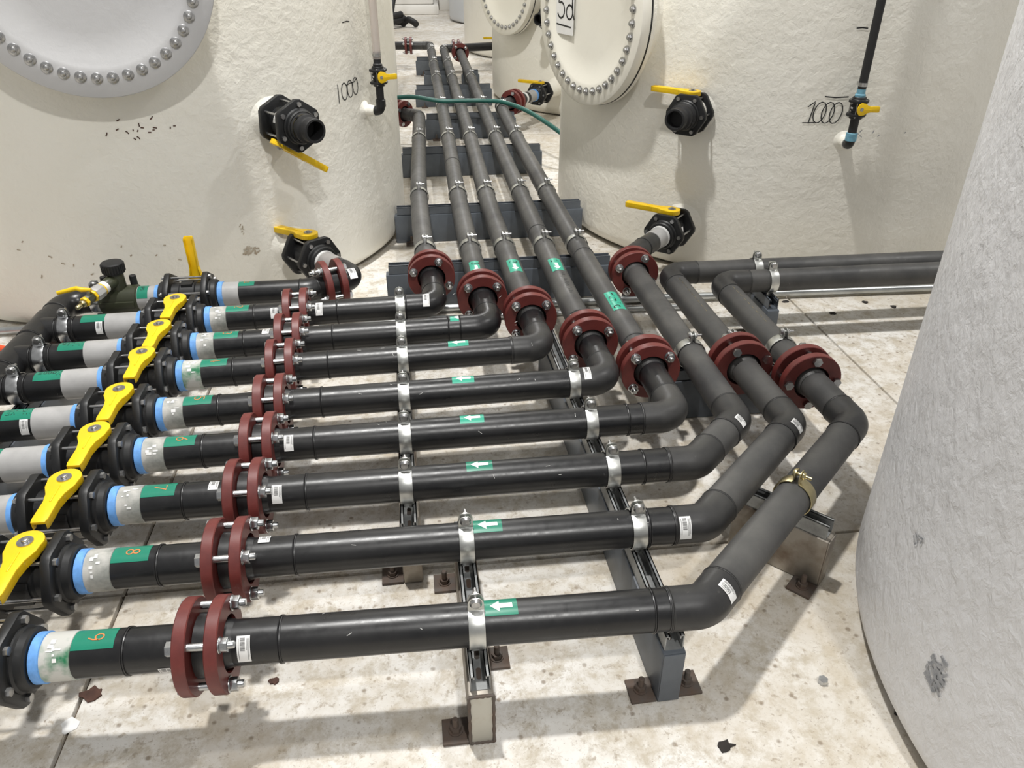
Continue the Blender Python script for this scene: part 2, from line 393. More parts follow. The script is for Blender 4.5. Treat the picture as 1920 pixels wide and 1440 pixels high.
def arrow(tp, fn, s0, s1, amid, w):
    """arrow pointing to s0"""
    L = s1 - s0; hx = s0 + L * .42; n = 6
    mb = MB(); g = lambda s, a: fn(s, a, .0011)
    for i in range(n):
        a0, a1 = amid - w + 2 * w * i / n, amid - w + 2 * w * (i + 1) / n
        x0, x1 = s0 + (hx - s0) * abs(a0 - amid) / w, s0 + (hx - s0) * abs(a1 - amid) / w
        mb.add([g(x0, a0), g(hx, a0), g(hx, a1), g(x1, a1)], [(0, 1, 2, 3)])
    grid(mb, hx, s1, amid - w * .42, amid + w * .42, g, 1, 3)
    mb.build('arrow', 'white', tp, label='white printed arrow')
def pen(tp, fn, txt, s, a, h, wd, mat, su=(1, 0), sv=(0, 1), name='writing'):
    """handwriting: su / sv are the (s, arc) directions of the text's right and up"""
    ls, W = text_lines(txt, h); mb = MB()
    ribbon(mb, ls, wd, lambda u, v: fn(s + (u - W / 2) * su[0] + (v - h / 2) * sv[0], a + (u - W / 2) * su[1] + (v - h / 2) * sv[1], .0012))
    mb.build(name, mat, tp)

# ------------------------------------------------------------------ valve
def valve(loc, ax, stem, lever, label, scale=1.0, length=.19, group=None, plate=None, name='ball_valve', half=.059, lw=1, so=0, handle_label=None):
    """ax: pipe axis, stem: direction of the stem, lever: angle of the lever from the axis, seen from the stem"""
    x = V(ax).normalized(); z = V(stem); z = (z - x * z.dot(x)).normalized(); y = z.cross(x)
    m = Matrix((x, y, z)).transposed().to_4x4(); m.translation = V(loc); m = m @ Matrix.Scale(scale, 4)
    t = thing(name, label, 'valve', mtx=m, group=group)
    h = half
    def body():
        b = MB().lathe([(-h + .01, .053), (-.03, .053), (-.026, .057), (.026, .057), (.03, .053), (h - .01, .053)], 32)
        b.lathe([(.04, .022), (.066, .022), (.066, .015), (.080, .015)], 20, frame((so, 0, 0), (0, 0, 1)))
        b.box(-.02, .02, -.0595, -.045, -.03, .012); b.box(-.02, .02, .045, .0595, -.03, .012)
        return b.mesh('body', M['plastic'])
    mobj('body', shared(('vbody', h, so), body), t)
    pts = []
    for i in range(6):
        a = R(60 * i)
        for d in (-5.5, 5.5): pts.append((.0925 * math.cos(a + R(d)), .0925 * math.sin(a + R(d))))
    ep = shared('vplate', lambda: MB().prism(pts, -.011, .011, YZ).mesh('end_plate', M['plastic'], .004))
    hub = shared('vhub', lambda: MB().lathe([(0, .064), (.004, .064), (.008, .060), (.022, .059), (.026, .055), (.026, .046)], 36).mesh('collar', M['plastic']))
    for s in (-1, 1):
        o = mobj('end_plate', ep, t, None, Matrix.Translation((s * h, 0, 0)))
        mobj('collar', hub, o, None, Matrix.Translation((s * .011, 0, 0)) @ (Matrix() if s > 0 else Matrix.Rotation(math.pi, 4, 'Z')))
    def vb():
        b = MB().lathe([(-h - .024, .0042), (h + .018, .0042)], 10); hexnut(b, h + .011, h + .019, .0088); hexnut(b, -h - .018, -h - .011, .0085); return b.mesh('bolt', M['bolt'])
    bo = shared(('vbolt', h), vb)
    for i in range(6):
        a = R(60 * i); mobj('bolt', bo, t, None, Matrix.Translation((0, .0755 * math.cos(a), .0755 * math.sin(a))))
    # lever: round head, waist, channel-shaped arm
    def lev():
        o = []
        for i in range(15): a = R(70 + 220 * i / 14); o.append((.037 * math.cos(a), .037 * math.sin(a)))
        o += [(.03, -.033), (.058, -.021), (.085, -.0165), (length - .012, -.0175), (length, -.015), (length, .015), (length - .012, .0175), (.085, .0165), (.058, .021), (.03, .033)]
        o = [(x, y * lw) for x, y in o]; b = MB().prism(o, .0875, .0945)
        k = len(o); inn = [(x * .93 + .003, y * .8) for x, y in o]
        for i in range(k):
            if o[i][0] > length - .002 and o[(i + 1) % k][0] > length - .002: continue
            j = (i + 1) % k
            dep = lambda x: .076 if x[0] < .05 else .072
            vs = [(*o[i], .089), (*o[j], .089), (*o[j], dep(o[j])), (*o[i], dep(o[i])), (*inn[i], .089), (*inn[j], .089), (*inn[j], dep(o[j])), (*inn[i], dep(o[i]))]
            b.add(vs, [(0, 1, 2, 3), (5, 4, 7, 6), (3, 2, 6, 7), (0, 3, 7, 4), (1, 5, 6, 2)])
        b.box(.03, length * .55, -.0025, .0025, .0935, .0963)
        return b.mesh('lever', M['yellow'], .0012)
    lv = mobj('lever', shared(('lever', length, lw), lev), t, handle_label or 'yellow plastic lever', Matrix.Translation((so, 0, 0)) @ Matrix.Rotation(R(lever), 4, 'Z'))
    mobj('washer', shared('lwash', lambda: MB().lathe([(.0943, .0165), (.0968, .0165), (.0968, .004)], 24, frame((0, 0, 0), (0, 0, 1))).mesh('washer', M['bolt'])), lv)
    mobj('screw', shared('lscrew', lambda: MB().prism(hexpts(.0075), .0963, .1023).mesh('screw', M['bolt'], .001)), lv)
    if plate:
        fn = on_pipe((0, 0, 0), (1, 0, 0), (0, plate, 0), .057)
        mb = MB(); grid(mb, -.008, .008, .065, .12, lambda s_, a_: fn(s_, a_, .004), 1, 6); mb.build('label', 'paper', t, label='white sticker on the body')
    else:
        fn = on_pipe((0, 0, 0), (1, 0, 0), (0, -1, 0), .0565)
        mb = MB(); grid(mb, -.02, .02, .062, .1, lambda s_, a_: fn(s_, a_, .004), 1, 6); mb.build('name_plate', 'rubber', t)
    return t
# ------------------------------------------------------------------ strap clamp (local: pipe along X, rail along Y below)
def clamp(loc, ax, label, mat='strap', group='strap clamps holding the pipes', flip=False):
    m = frame(loc, ax)
    if flip: m = m @ Matrix.Rotation(math.pi, 4, 'Z')
    t = thing('pipe_clamp', label, 'clamp', mtx=m, group=group)
    def half():
        r = PR + .0022; p = [(.005, .078), (.005, .074), (.005, .066), (.005, .055)]; w = [.014, .026, .032, .033]
        for i in range(15):
            a = R(9 + 155 * i / 14); p.append((r * math.sin(a), r * math.cos(a))); w.append(.033)
        p += [(.0125, -.047), (.0125, -.0615)]; w += [.024, .024]
        return MB().strip(p, w, .0026).mesh('strap', M[mat], .0007)
    me = shared(('strap', mat), half)
    mobj('strap', me, t); mobj('strap', me, t, None, Matrix.Rotation(math.pi, 4, 'Z'))
    def bolt():
        b = MB().lathe([(-.031, .0042), (.014, .0042)], 12, frame((0, 0, .066), (0, 1, 0)))
        b.lathe([(.0078, .0125), (.0098, .0125), (.014, .009), (.0145, .002)], 22, frame((0, 0, .066), (0, 1, 0)))
        return b.mesh('bolt', M['brass' if mat == 'brass' else 'bolt'])
    b2 = mobj('bolt', shared(('cbolt', mat), bolt), t)
    mobj('nut', shared(('cnut', mat), lambda: hexnut(MB(), -.016, -.008, .0095, frame((0, 0, .066), (0, 1, 0))).mesh('nut', M['brass' if mat == 'brass' else 'bolt'], .0007)), b2)
    return t
# ------------------------------------------------------------------ crossbeam with slotted rail (local: along Y from 0 to L)
def beam(p, q, label, paint='paint', cap='paint', z=0, h=.150, tabs=(), wd=.051, rail=True, rmat=None, name='pipe_support', group='steel supports under the pipes'):
    p, q = V((p[0], p[1], z)), V((q[0], q[1], z)); L = (q - p).length
    d = (q - p).normalized(); m = Matrix.Translation(p) @ Matrix.Rotation(math.atan2(-d.x, d.y), 4, 'Z')
    t = thing(name, label, 'pipe support', mtx=m, group=group)
    w2 = wd / 2
    MB().box(-w2, w2, .002, L - .002, .001, h).build('beam', paint, t, bevel=.004)
    for y in (-.001, L - .003): MB().box(-w2 + .002, w2 - .002, y, y + .004, .003, h - .002).build('end_plate', cap, t, bevel=.0015)
    if cap == 'cap':
        wm = MB()
        c = [(-w2 + .001, -.001, .004), (w2 - .001, -.001, .004), (w2 - .001, -.001, h - .002), (-w2 + .001, -.001, h - .002)]
        for i in range(4):
            a, b = V(c[i]), V(c[(i + 1) % 4]); n = 12
            wm.sweep([a + (b - a) * (j / n) for j in range(n + 1)], [.0035 + .0008 * math.sin(j * 2.3 + i) for j in range(n + 1)], 8)
        wm.build('weld_seam', 'rust', t)
    if rail:
        rl = MB(); k = .0205; t_ = .0024; H_ = .041
        y0, y1 = .012, L - .012
        rl.box(-k, k, y0, y1, h, h + t_)
        for s in (-1, 1):
            rl.box(min(s * k, s * (k - t_)), max(s * k, s * (k - t_)), y0, y1, h, h + H_)
            rl.box(min(s * k, s * (k - .0095)), max(s * k, s * (k - .0095)), y0, y1, h + H_ - t_, h + H_)
            rl.box(min(s * (k - .0095), s * (k - .0071)), max(s * (k - .0095), s * (k - .0071)), y0, y1, h + H_ - .009, h + H_)
        ro = rl.build('rail', rmat or ('strut' if paint != 'paint' else 'paint'), t)
        sl = MB(); y = .05
        while y < L - .05:
            sl.prism([(.0055 * math.cos(R(a)), .0055 * math.sin(R(a)) + (.009 if a < 180 else -.009)) for a in range(0, 360, 30)], h + t_, h + t_ + .0006, Matrix.Translation((0, y, 0))); y += .05
        if L > .12: sl.build('slot', 'rust', ro)['kind'] = 'stuff'
    for (sx, y) in tabs:
        x0 = w2 if sx > 0 else -w2 - .055
        tb = MB().box(x0, x0 + .055, y - .03, y + .03, .0005, .008).build('foot_plate', 'rust', t, bevel=.001)
        xc = x0 + .0275
        b = MB().lathe([(.008, .0065), (.044, .0065), (.046, .005)], 14, frame((xc, y, 0), (0, 0, 1)))
        b.lathe([(.008, .0155), (.0105, .0155)], 18, frame((xc, y, 0), (0, 0, 1))); b.prism(hexpts(.0125), .0105, .0215, Matrix.Translation((xc, y, 0)))
        b.build('anchor_bolt', 'rust', tb)
    return t
#@@PART2
M['mid'] = pipe_mat('greyed_polyethylene', (.018, .018, .019), (.08, .078, .073), .6, .40)
# ------------------------------------------------------------------ tanks
def tank(label, c, rad, mat='tank', height=2.7, k=.085, name='storage_tank', group='round fibreglass tanks'):
    t = thing(name, label, 'tank', (c[0], c[1], 0), world=True, group=group)
    pr = [(.0, 0), (.0, rad - k)]
    for i in range(1, 9): a = R(90 * i / 8); pr.append((k * (1 - math.cos(a)), rad - k + k * math.sin(a)))
    for z in (.3, .6, 1, 1.5, 2.0, height): pr.append((z, rad))
    for i in range(1, 9): a = R(90 * i / 8); pr.append((height + .35 * math.sin(a), rad * math.cos(a)))
    MB().lathe(pr, 144, frame((c[0], c[1], .002), (0, 0, 1))).build('shell', mat, t, angle=50)
    return t
def tsurf(c, rad): return lambda th, z, dr=0: V((c[0] + (rad + dr) * math.cos(th), c[1] + (rad + dr) * math.sin(th), z))
def tpen(t, c, rad, lines, th, z, wd, name='writing', mat='ink', tilt=0, label=None):
    f = tsurf(c, rad); mb = MB(); ct, st = math.cos(tilt), math.sin(tilt)
    ls = []
    for l in lines:       # subdivide so that strokes follow the curve
        o = [l[0]]
        for a, b in zip(l, l[1:]):
            n = max(1, int(math.hypot(b[0] - a[0], b[1] - a[1]) / .01))
            o += [(a[0] + (b[0] - a[0]) * i / n, a[1] + (b[1] - a[1]) * i / n) for i in range(1, n + 1)]
        ls.append(o)
    ribbon(mb, ls, wd, lambda u, v: f(R(th) + (u * ct - v * st) / rad, z + u * st + v * ct, .0022)); return mb.build(name, mat, t, label=label)
def manway(t, c, rad, phi, z, r, off, mat, nb=36):
    n = V((math.cos(R(phi)), math.sin(R(phi)), 0)); p = V((c[0], c[1], z)) + n * rad; o = ORG[t.name]
    m = frame(p - o, n)
    mobj('neck', MB().lathe([(-.1, r * .86), (off - .082, r * .86), (off - .078, r * .9), (off - .075, r), (off - .053, r), (off - .053, r * .85)], 96).mesh('neck', M['tank']), t, None, m)
    mobj('gasket', MB().lathe([(off - .0545, r * .86), (off - .0545, r * 1.003), (off - .0465, r * 1.003), (off - .0465, r * .86)], 96, closed=True).mesh('gasket', M['rubber']), t, 'black gasket line', m)
    f = off - .026; g0 = off - .048
    cv = mobj('manway_cover', MB().lathe([(g0, r * .2), (g0, r * .8), (g0, r), (f + .024, r * 1.0), (f + .026, r * .993), (f + .025, r * .80), (f + .022, r * .765), (f + .006, r * .68), (f + .001, r * .5), (f - .001, r * .2), (f - .001, 0)], 96).mesh('manway_cover', M[mat], angle=60), t, None, m)
    bo = shared('mbolt', lambda: hexnut(MB().lathe([(0, .019), (.003, .019), (.004, .017)], 20), .004, .013, .0125).lathe([(.013, .0095), (.017, .008), (.019, .003)], 12).mesh('bolt', M['bolt']))
    for i in range(nb):
        a = 2 * math.pi * (i + .5) / nb; rr = r * .845
        mobj('bolt', bo, cv, None, Matrix.Translation((f + .0255, rr * math.cos(a), rr * math.sin(a))))
    return m, f
def nozzle(t, c, rad, phi, z, r=.062, l=.05):
    n = V((math.cos(R(phi)), math.sin(R(phi)), 0)); p = V((c[0], c[1], z)) + n * rad
    MB().lathe([(-.08, r + .045), (-.004, r + .035), (.004, r + .014), (.012, r + .004), (l, r)], 40, frame(p, n)).build('nozzle', 'tank', t)
    return p, n
CL, RL = (-1.335, 4.30), 1.25
CR, RR = (2.04, 4.33), 1.223
tL = tank('cream tank on the left behind the valve rows, with pale grey round cover', CL, RL)
tR = tank('cream tank on the right of the corridor, with a paper sign on its cover', CR, RR)
tG = tank('big light grey tank close by at the right edge', (1.966, .812), 1.062, 'tank_grey', k=.075)
CR2 = (2.0, 7.9); tR2 = tank('second cream tank along the right of the corridor, behind the green hose', CR2, 1.22)
CR3 = (1.95, 11.2); tR3 = tank('pale yellow tank, third along the right of the corridor', CR3, 1.22)
tR4 = tank('far blue-grey tank beyond the end of the corridor', (1.95, 15.1), 1.22, 'tank_far')
CL2 = (-1.36, 7.9); tL2 = tank('cream tank hidden behind the left front tank', CL2, 1.22)
manway(tL, CL, RL, -78, 1.35, .4175, .11, 'cover', 44)
mR, fR = manway(tR, CR, RR, -158, 1.12, .417, .10, 'cover_cream', 40)
manway(tR2, CR2, 1.22, -152, 1.03, .40, .12, 'cover_cream')
# handwriting on the tank walls
ls, W = text_lines('l000', .074, .56); tpen(tL, CL, RL, [[(x, y + x * .12) for x, y in l] for l in ls], -36.9, .783, .0042, label='handwritten 1000 in black marker')
tpen(tL, CL, RL, [[(0, 0), (.03, .006), (.06, .006), (.085, .02)]], -33.3, .85, .0042, 'level_mark')
tpen(tL, CL, RL, [[(0, 0), (.03, .003), (.05, 0)]], -32.4, 1.098, .0042, 'level_mark')
ls, W = text_lines('1000', .088, .37); tpen(tR, CR, RR, [[(x + y * .12, y) for x, y in l] for l in ls], -110.1, .735, .0042, label='handwritten 1000 in black marker')
tpen(tR, CR, RR, [[(0, 0), (.04, -.003), (.09, .001)]], -106.6, .843, .005, 'level_mark')
tpen(tR, CR, RR, [[(0, 0), (.02, .002), (.04, 0)]], -103.4, 1.102, .005, 'level_mark')
def scuff(t, c, rad, th, z, w_, h_, mat, n, seed, ln=.02, wd=.004):
    rnd = random.Random(seed); ls = []
    for i in range(n):
        x, y = rnd.gauss(0, w_ * .4), rnd.gauss(0, h_ * .4); a = rnd.uniform(-.9, 1.6); l = rnd.uniform(.3, 1) * ln
        ls.append([(x, y), (x + l * math.cos(a) * .6, y + l * math.sin(a) * .4), (x + l * math.cos(a), y + l * math.sin(a))])
    tpen(t, c, rad, ls, th, z, wd, 'scuff_mark', mat)['kind'] = 'stuff'
scuff(tL, CL, RL, -61.2, .265, .035, .02, 'scuff', 26, 3, .016, .007)
scuff(tL, CL, RL, -62, .36, .02, .03, 'scuff', 6, 4, .012, .004)
scuff(tL, CL, RL, -76, .80, .22, .035, 'spray', 16, 5, .012)
scuff(tL, CL, RL, -88, .30, .6, .12, 'scuff', 18, 6, .012, .005)
scuff(tG, (1.966, .812), 1.062, 177.3, .235, .03, .055, 'greyscuff', 34, 8, .022, .006)
scuff(tG, (1.966, .812), 1.062, 168, .42, .03, .04, 'greyscuff', 5, 9, .02)
scuff(tR, CR, RR, -97, .70, .15, .02, 'greyscuff', 7, 10, .014)
# paper sign with writing on the right tank's cover
def psheet(u, v, d=0): return (mR @ V((fR + .012 + d, u, v))) + ORG[tR.name]
mb = MB(); mb.add([psheet(u, v, d) for d in (0, .0012) for u, v in ((-.283, -.125), (-.128, -.125), (-.128, .13), (-.283, .13))], [(0, 1, 2, 3), (4, 5, 6, 7), (0, 1, 5, 4), (1, 2, 6, 5), (2, 3, 7, 6), (3, 0, 4, 7)])
pap = mb.build('paper_sign', 'paper', tR, label='white paper sheet with a handwritten 5d')
mb = MB(); ls, W = text_lines('5d', .115, .68); ribbon(mb, [[(x, y) for x, y in l] for l in ls], .009, lambda u, v: psheet(-.272 + u, -.055 + v, .0018)); ribbon(mb, [[(-.275, -.083), (-.15, -.09)]], .007, lambda u, v: psheet(u, v, .0018))
mb.build('writing', 'ink', pap)

# tank valves and their fittings
def ringpart(t, p, n, t0, t1, r, mat, name, k=40):
    return MB().lathe([(t0, r - .004), (t0 + .002, r), (t1 - .002, r), (t1, r - .004)], k, frame(p, n)).build(name, mat, t)
pLt, nL = nozzle(tL, CL, RL, -52.2, .78); zup = V((0, 0, 1))
tan = V((-nL.y, nL.x, 0)); al = R(35)
valve(pLt + nL * .125, nL, -tan * math.sin(al) - zup * math.cos(al), -90, 'black ball valve high on the left tank with lever hanging down and open end', 1.08, .215, 'valves on the tanks', plate=1)
def hose_end(label, p, n, t0, plug):
    t = thing('hose_adapter', label, 'hose fitting', p + n * t0, world=True)
    pr = [(0, .05), (.006, .056), (.016, .056), (.02, .049), (.034, .049), (.038, .0535), (.052, .0535), (.056, .046), (.066, .044), (.07, .0455), (.098, .0455), (.1, .044), (.1, .036)]
    pr += [(.03, .036)] if not plug else [(.06, .034)]
    pr += [(pr[-1][0], 0)]
    MB().lathe(pr, 40, frame(p + n * t0, n)).build('adapter', 'rubber', t, angle=28)
    if not plug: MB().lathe([(.0195, .0500), (.0195, .0505), (.0235, .0505), (.0235, .0500)], 40, frame(p + n * t0, n), closed=True).build('ring', 'brass', t, label='thin brass ring')
    else: MB().lathe([(.058, .0335), (.0585, 0)], 30, frame(p + n * t0, n)).build('plug', 'nipple', t, label='grey plug inside the opening')
    for a in (.6, 2.4, 4.3):
        MB().box(-.004, .004, -.006, .006, .0, .01, frame(p + n * (t0 + .027), n) @ Matrix.Rotation(a, 4, 'X') @ Matrix.Translation((0, 0, .048))).build('lug', 'rubber', t, bevel=.001)
hose_end('black open hose fitting on the upper valve of the left tank', pLt, nL, .214, False)
pRt, nR = nozzle(tR, CR, RR, -131.4, .745)
valve(pRt + nR * .055, nR, zup, -97, 'black ball valve high on the right tank with lever level to the left', 1.0, .20, 'valves on the tanks', plate=1, half=.04)
hose_end('black plugged hose fitting on the upper valve of the right tank', pRt, nR, .118, True)
# lower left tank valve, elbow and flange to the farthest row
pLl, nLl = nozzle(tL, CL, RL, -52.4, ZP, .062, .05)
valve(pLl + nLl * .16, nLl, zup, 197, 'black ball valve low on the left tank with lever above it', 1.08, .215, 'valves on the tanks')
EL = pLl + nLl * .51; EL.z = ZP
FR1 = V((-.362, 2.866, ZP)); d1 = (EL - FR1); d1.z = 0; d1.normalize()
t = thing('pipe_elbow_run', 'black elbow pipe with white label joining the low left tank valve to a flange', 'pipe', (EL.x, EL.y, 0), world=True)
ringpart(t, pLl, nLl, .262, .276, .049, 'white_ring', 'thread_tape'); ringpart(t, pLl, nLl, .276, .36, .0462, 'nipple_tank', 'nipple')
run(t, [pLl + nLl * .355, EL, FR1], 'black', .06, .03); stub_end(t, FR1, d1)
fn = on_pipe(EL - d1 * .13, d1, V((d1.y, -d1.x, 0)), PR + .0015); sticker(t, fn, .085, .115, -.005, .05, 3)
flange(FR1, d1, 22, 'red flange pair set at an angle below the low left tank valve', flip=True)
# lower right tank valve and elbow to pipe F
pRl, nRl = nozzle(tR, CR, RR, -131.4, ZP)
valve(pRl + nRl * .14, nRl, zup, -88, 'black ball valve low on the right tank with lever pointing left', 1.05, .215, 'valves on the tanks', plate=1)
EF = V((.836, 2.965, ZP)); FF = V((.845, 2.85, ZP))
t = thing('pipe_elbow_run', 'grey elbow pipe joining the low right tank valve to a flange', 'pipe', (EF.x, EF.y, 0), world=True)
ringpart(t, pRl, nRl, .243, .257, .049, 'white_ring', 'thread_tape'); ringpart(t, pRl, nRl, .257, .335, .0462, 'nipple', 'nipple')
run(t, [pRl + nRl * .33, EF, FF], 'mid', .06, .025); stub_end(t, FF, (EF - FF), 'mid')
bead(t, pRl + nRl * .42, nRl, 'mid')
flange(FF, (0, -1, 0), 65, 'red flange pair at the far end of the sixth pipe, below the right tank valve')
beam((.985, 3.045), (.895, 3.125), 'small dark stand under the elbow pipe of the right tank valve', 'rubber', 'rubber')
# ------------------------------------------------------------------ level gauges on the tanks
def gauge(t_tank, c, rad, phi, z, name, lab, paste, hose_mat, hose_r, vlabel, hlabel, stemdir):
    n = V((math.cos(R(phi)), math.sin(R(phi)), 0)); p = V((c[0], c[1], z)) + n * rad; o = ORG[t_tank.name]
    MB().lathe([(-.05, .05), (-.003, .045), (.006, .03), (.012, .025), (.055, .023)], 28, frame(p, n)).build('nozzle', 'tank', t_tank)
    q = p + n * .085
    t = thing(name, lab, 'pipe', (q.x, q.y, z), world=True)
    ap, tl = arc_pts(p + n * .04, q, q + zup * .1, .024)
    MB().sweep([p + n * .05] + ap + [q + zup * .03], .0195, 24).build('elbow', 'plastic', t)
    MB().lathe([(.02, .0225), (.05, .0225), (.052, .02)], 24, frame(q, zup)).build('socket', 'paleblue' if paste else 'plastic', t)
    MB().lathe([(.045, .0175), (.11, .0175)], 24, frame(q, zup)).build('nipple', 'rubber', t)
    valve(q + zup * .15, zup, stemdir, -90, vlabel, .44, .165, 'small valves on the level gauges', plate=1, lw=1.5)
    h = thing('level_hose', hlabel, 'hose', (q.x, q.y, z + .19), world=True)
    MB().lathe([(.188, .02), (.2, .021), (.204, .0165), (.25, .0165)], 24, frame(q, zup)).build('hose_tail', 'paleblue' if paste else 'rubber', h)
    MB().sweep([q + zup * (.222 + .1 * i) + n * .0005 * i for i in range(10)], hose_r, 24).build('tube', hose_mat, h)
    MB().lathe([(.232, hose_r + .002), (.246, hose_r + .002)], 24, frame(q, zup)).box(-.004 , .01, -.008, .008, hose_r, hose_r + .014, frame(q + zup * .236, zup)).build('hose_clip', 'bolt', h)
gauge(tL, CL, RL, -27.3, .724, 'level_pipe', 'black threaded elbow and nipple on the left tank under the clear tube', False, 'clear', .0175, 'small black ball valve with yellow lever below the clear tube', 'clear level tube rising beside the left tank', V((.35, -.94, 0)))
gauge(tR, CR, RR, -101.5, .668, 'level_pipe', 'black threaded elbow with pale blue paste on the right tank', True, 'rubber', .0165, 'small black ball valve with yellow lever on the right tank wall', 'black level hose rising up the right tank', V((-.1, -.99, 0)))

# ------------------------------------------------------------------ the rows: header, stubs, valves, spools, runs
HX = -1.335
t = thing('pipe_header', 'black header pipe with tees feeding the valve rows at the left edge', 'pipe', (HX, 2.0, 0), world=True)
hp = V((HX, ry(1, HX), ZP))
ap, tl = arc_pts(hp + V((0, -.3, 0)), hp, hp + V((.3, 0, 0)), .075)
MB().sweep([hp + V((0, -tl - .03, 0))] + ap + [hp + V((tl + .03, 0, 0))], PR + .0014, 40).build('elbow', 'black', t)
bead(t, hp + V((0, -tl - .03, 0)), (0, 1, 0), 'mid'); bead(t, hp + V((tl + .03, 0, 0)), (1, 0, 0), 'black')
straight(t, hp + V((0, -tl - .03, 0)), V((HX, .95, ZP)), 'black')
STUBTXT = {2: 'B', 3: 'V-Lin', 4: 'Moonz', 5: 'NA ME', 6: 'ISE', 7: '', 8: '', 9: ''}
for k in range(2, 10):
    p = V((HX, ry(k, HX), ZP))
    b = MB().cyl(p + V((0, -.085, 0)), p + V((0, .085, 0)), PR + .0035, 40); b.cyl(p, p + V((.058, 0, 0)), PR + .0025, 40)
    b.build('tee', 'black', t)
    bead(t, p + V((0, -.085, 0)), (0, 1, 0), 'mid'); bead(t, p + V((0, .085, 0)), (0, 1, 0), 'mid'); bead(t, p + V((.059, 0, 0)), (1, 0, 0)); bead(t, p + V((.119, 0, 0)), (1, 0, 0))
for k in range(1, 10):
    a, b = rp(k, -1.285 if k > 1 else -1.25), rp(k, -1.11 if k > 1 else -1.068); ax = (rp(k, 0) - rp(k, -1)).normalized()
    s = straight(t, a, b, 'black', name='stub_pipe')
    ringpart(t, rp(k, -1.112 if k > 1 else -1.072), ax, 0, .108 if k > 1 else .068, .0462, 'nipple', 'nipple'); ringpart(t, rp(k, -1.008), ax, 0, .020, .0485, 'blue', 'thread_tape')
    fn = on_pipe(rp(k, -1.2), ax, (0, -1, 0), PR)
    if k > 1:
        tp = tape(s, fn, .012, .092, -.03, .03)
        if STUBTXT[k]: pen(tp, fn, STUBTXT[k], .054, .004, .019, .002, 'ink', (-1, 0), (0, 1))
        if k in (2, 5): sticker(t, fn, .062, .084, .03, .075, k)
    else:
        fn = on_pipe(rp(k, -1.07), ax, (0, -1, 0), .0462)
        tp = tape(s, fn, .002, .04, -.03, .055); pen(tp, fn, 'NPS', .02, .01, .012, .0013, 'ink', (0, 1), (1, 0))
    if k > 1: valve(rp(k, -.886), ax, zup, -90, f'black ball valve with yellow lever in the {NEAR[k]} row', 1, .158, 'ball valves across the rows', half=.068, so=.016)
    else: valve(rp(k, -.886), ax, (0, 1, 0), -90, 'black ball valve with its yellow lever standing upright in the farthest row', 1, .205, 'ball valves across the rows', half=.068, so=.010)
    if k > 1: clamp(rp(k, -1.247), ax, f'silver strap clamp by the header tee of the {NEAR[k]} row', 'zinc', flip=True)
clamp(rp(1, -1.222), (1, 0, 0), 'silver strap clamp beside the header bend and the small yellow lever', 'zinc', flip=True)
beam((-1.247, .95), (-1.247, 2.78), 'grey strut support under the header stubs at the left edge', 'paint', z=0)
# spools with numbered tape
for k in range(2, 10):
    ax = (rp(k, 0) - rp(k, -1)).normalized()
    t = thing('pipe_spool', f'short black pipe with green tape marked {k} in the {NEAR[k]} row', 'pipe', (-.62, ry(k, -.62), 0), world=True, group='short pipes between valves and flanges')
    ringpart(t, rp(k, -.781), ax, 0, .021, .0488, 'blue', 'thread_tape')
    ringpart(t, rp(k, -.763), ax, 0, .058, .0462, 'overspray' if k in (9, 4) else 'printed', 'nipple')
    straight(t, rp(k, -.706), rp(k, -.5), 'black')
    fn = on_pipe(rp(k, -.706), ax, (0, -1, 0), PR)
    tp = tape(t, fn, 0, .078, -.028, .025); pen(tp, fn, str(k), .043, 0, .028, .0026, 'orange', (0, 1), (1, 0))
    bead(t, rp(k, -.612), ax); stub_end(t, rp(k, -.464), -ax)
    fm = on_pipe(rp(k, -.762), ax, (0, -1, 0), .0463)
    g = MB(); rnd = random.Random(k)
    for i in range(7):
        s0, a0 = rnd.uniform(.012, .035), rnd.uniform(-.005, .05); grid(g, s0, s0 + rnd.uniform(.004, .014), a0, a0 + rnd.uniform(.002, .009), lambda s_, a_: fm(s_, a_, .0008), 1, 2)
    g.build('label_remains', 'paper', t)['kind'] = 'stuff'
    if k in (2, 9, 3, 7): sticker(t, fn, .155, .178, *((.02, .06) if k == 2 else (.075, .1) if k == 9 else (-.012, .018)), k + 20)
    flange(rp(k, -.464), ax, (48, 42, 45, 45, 40, 46, 45, 44)[k - 2], f'red bolted flange pair on the {NEAR[k]} row beside the green tape')
# row 1 spool up to the angled flange
t = thing('pipe_spool', 'short black pipe with green tape marked 1 bending to the angled flange', 'pipe', (-.62, 2.812, 0), world=True, group='short pipes between valves and flanges')
ringpart(t, rp(1, -.781), (1, 0, 0), 0, .021, .0488, 'blue', 'thread_tape'); ringpart(t, rp(1, -.763), (1, 0, 0), 0, .062, .0462, 'nipple', 'nipple')
run(t, [rp(1, -.702), rp(1, -.446), FR1], 'black', .06, .012); stub_end(t, FR1, -d1)
fn = on_pipe(rp(1, -.702), (1, 0, 0), (0, -1, 0), PR); tp = tape(t, fn, 0, .058, -.02, .022); pen(tp, fn, '1', .03, 0, .02, .002, 'orange', (0, 1), (1, 0))
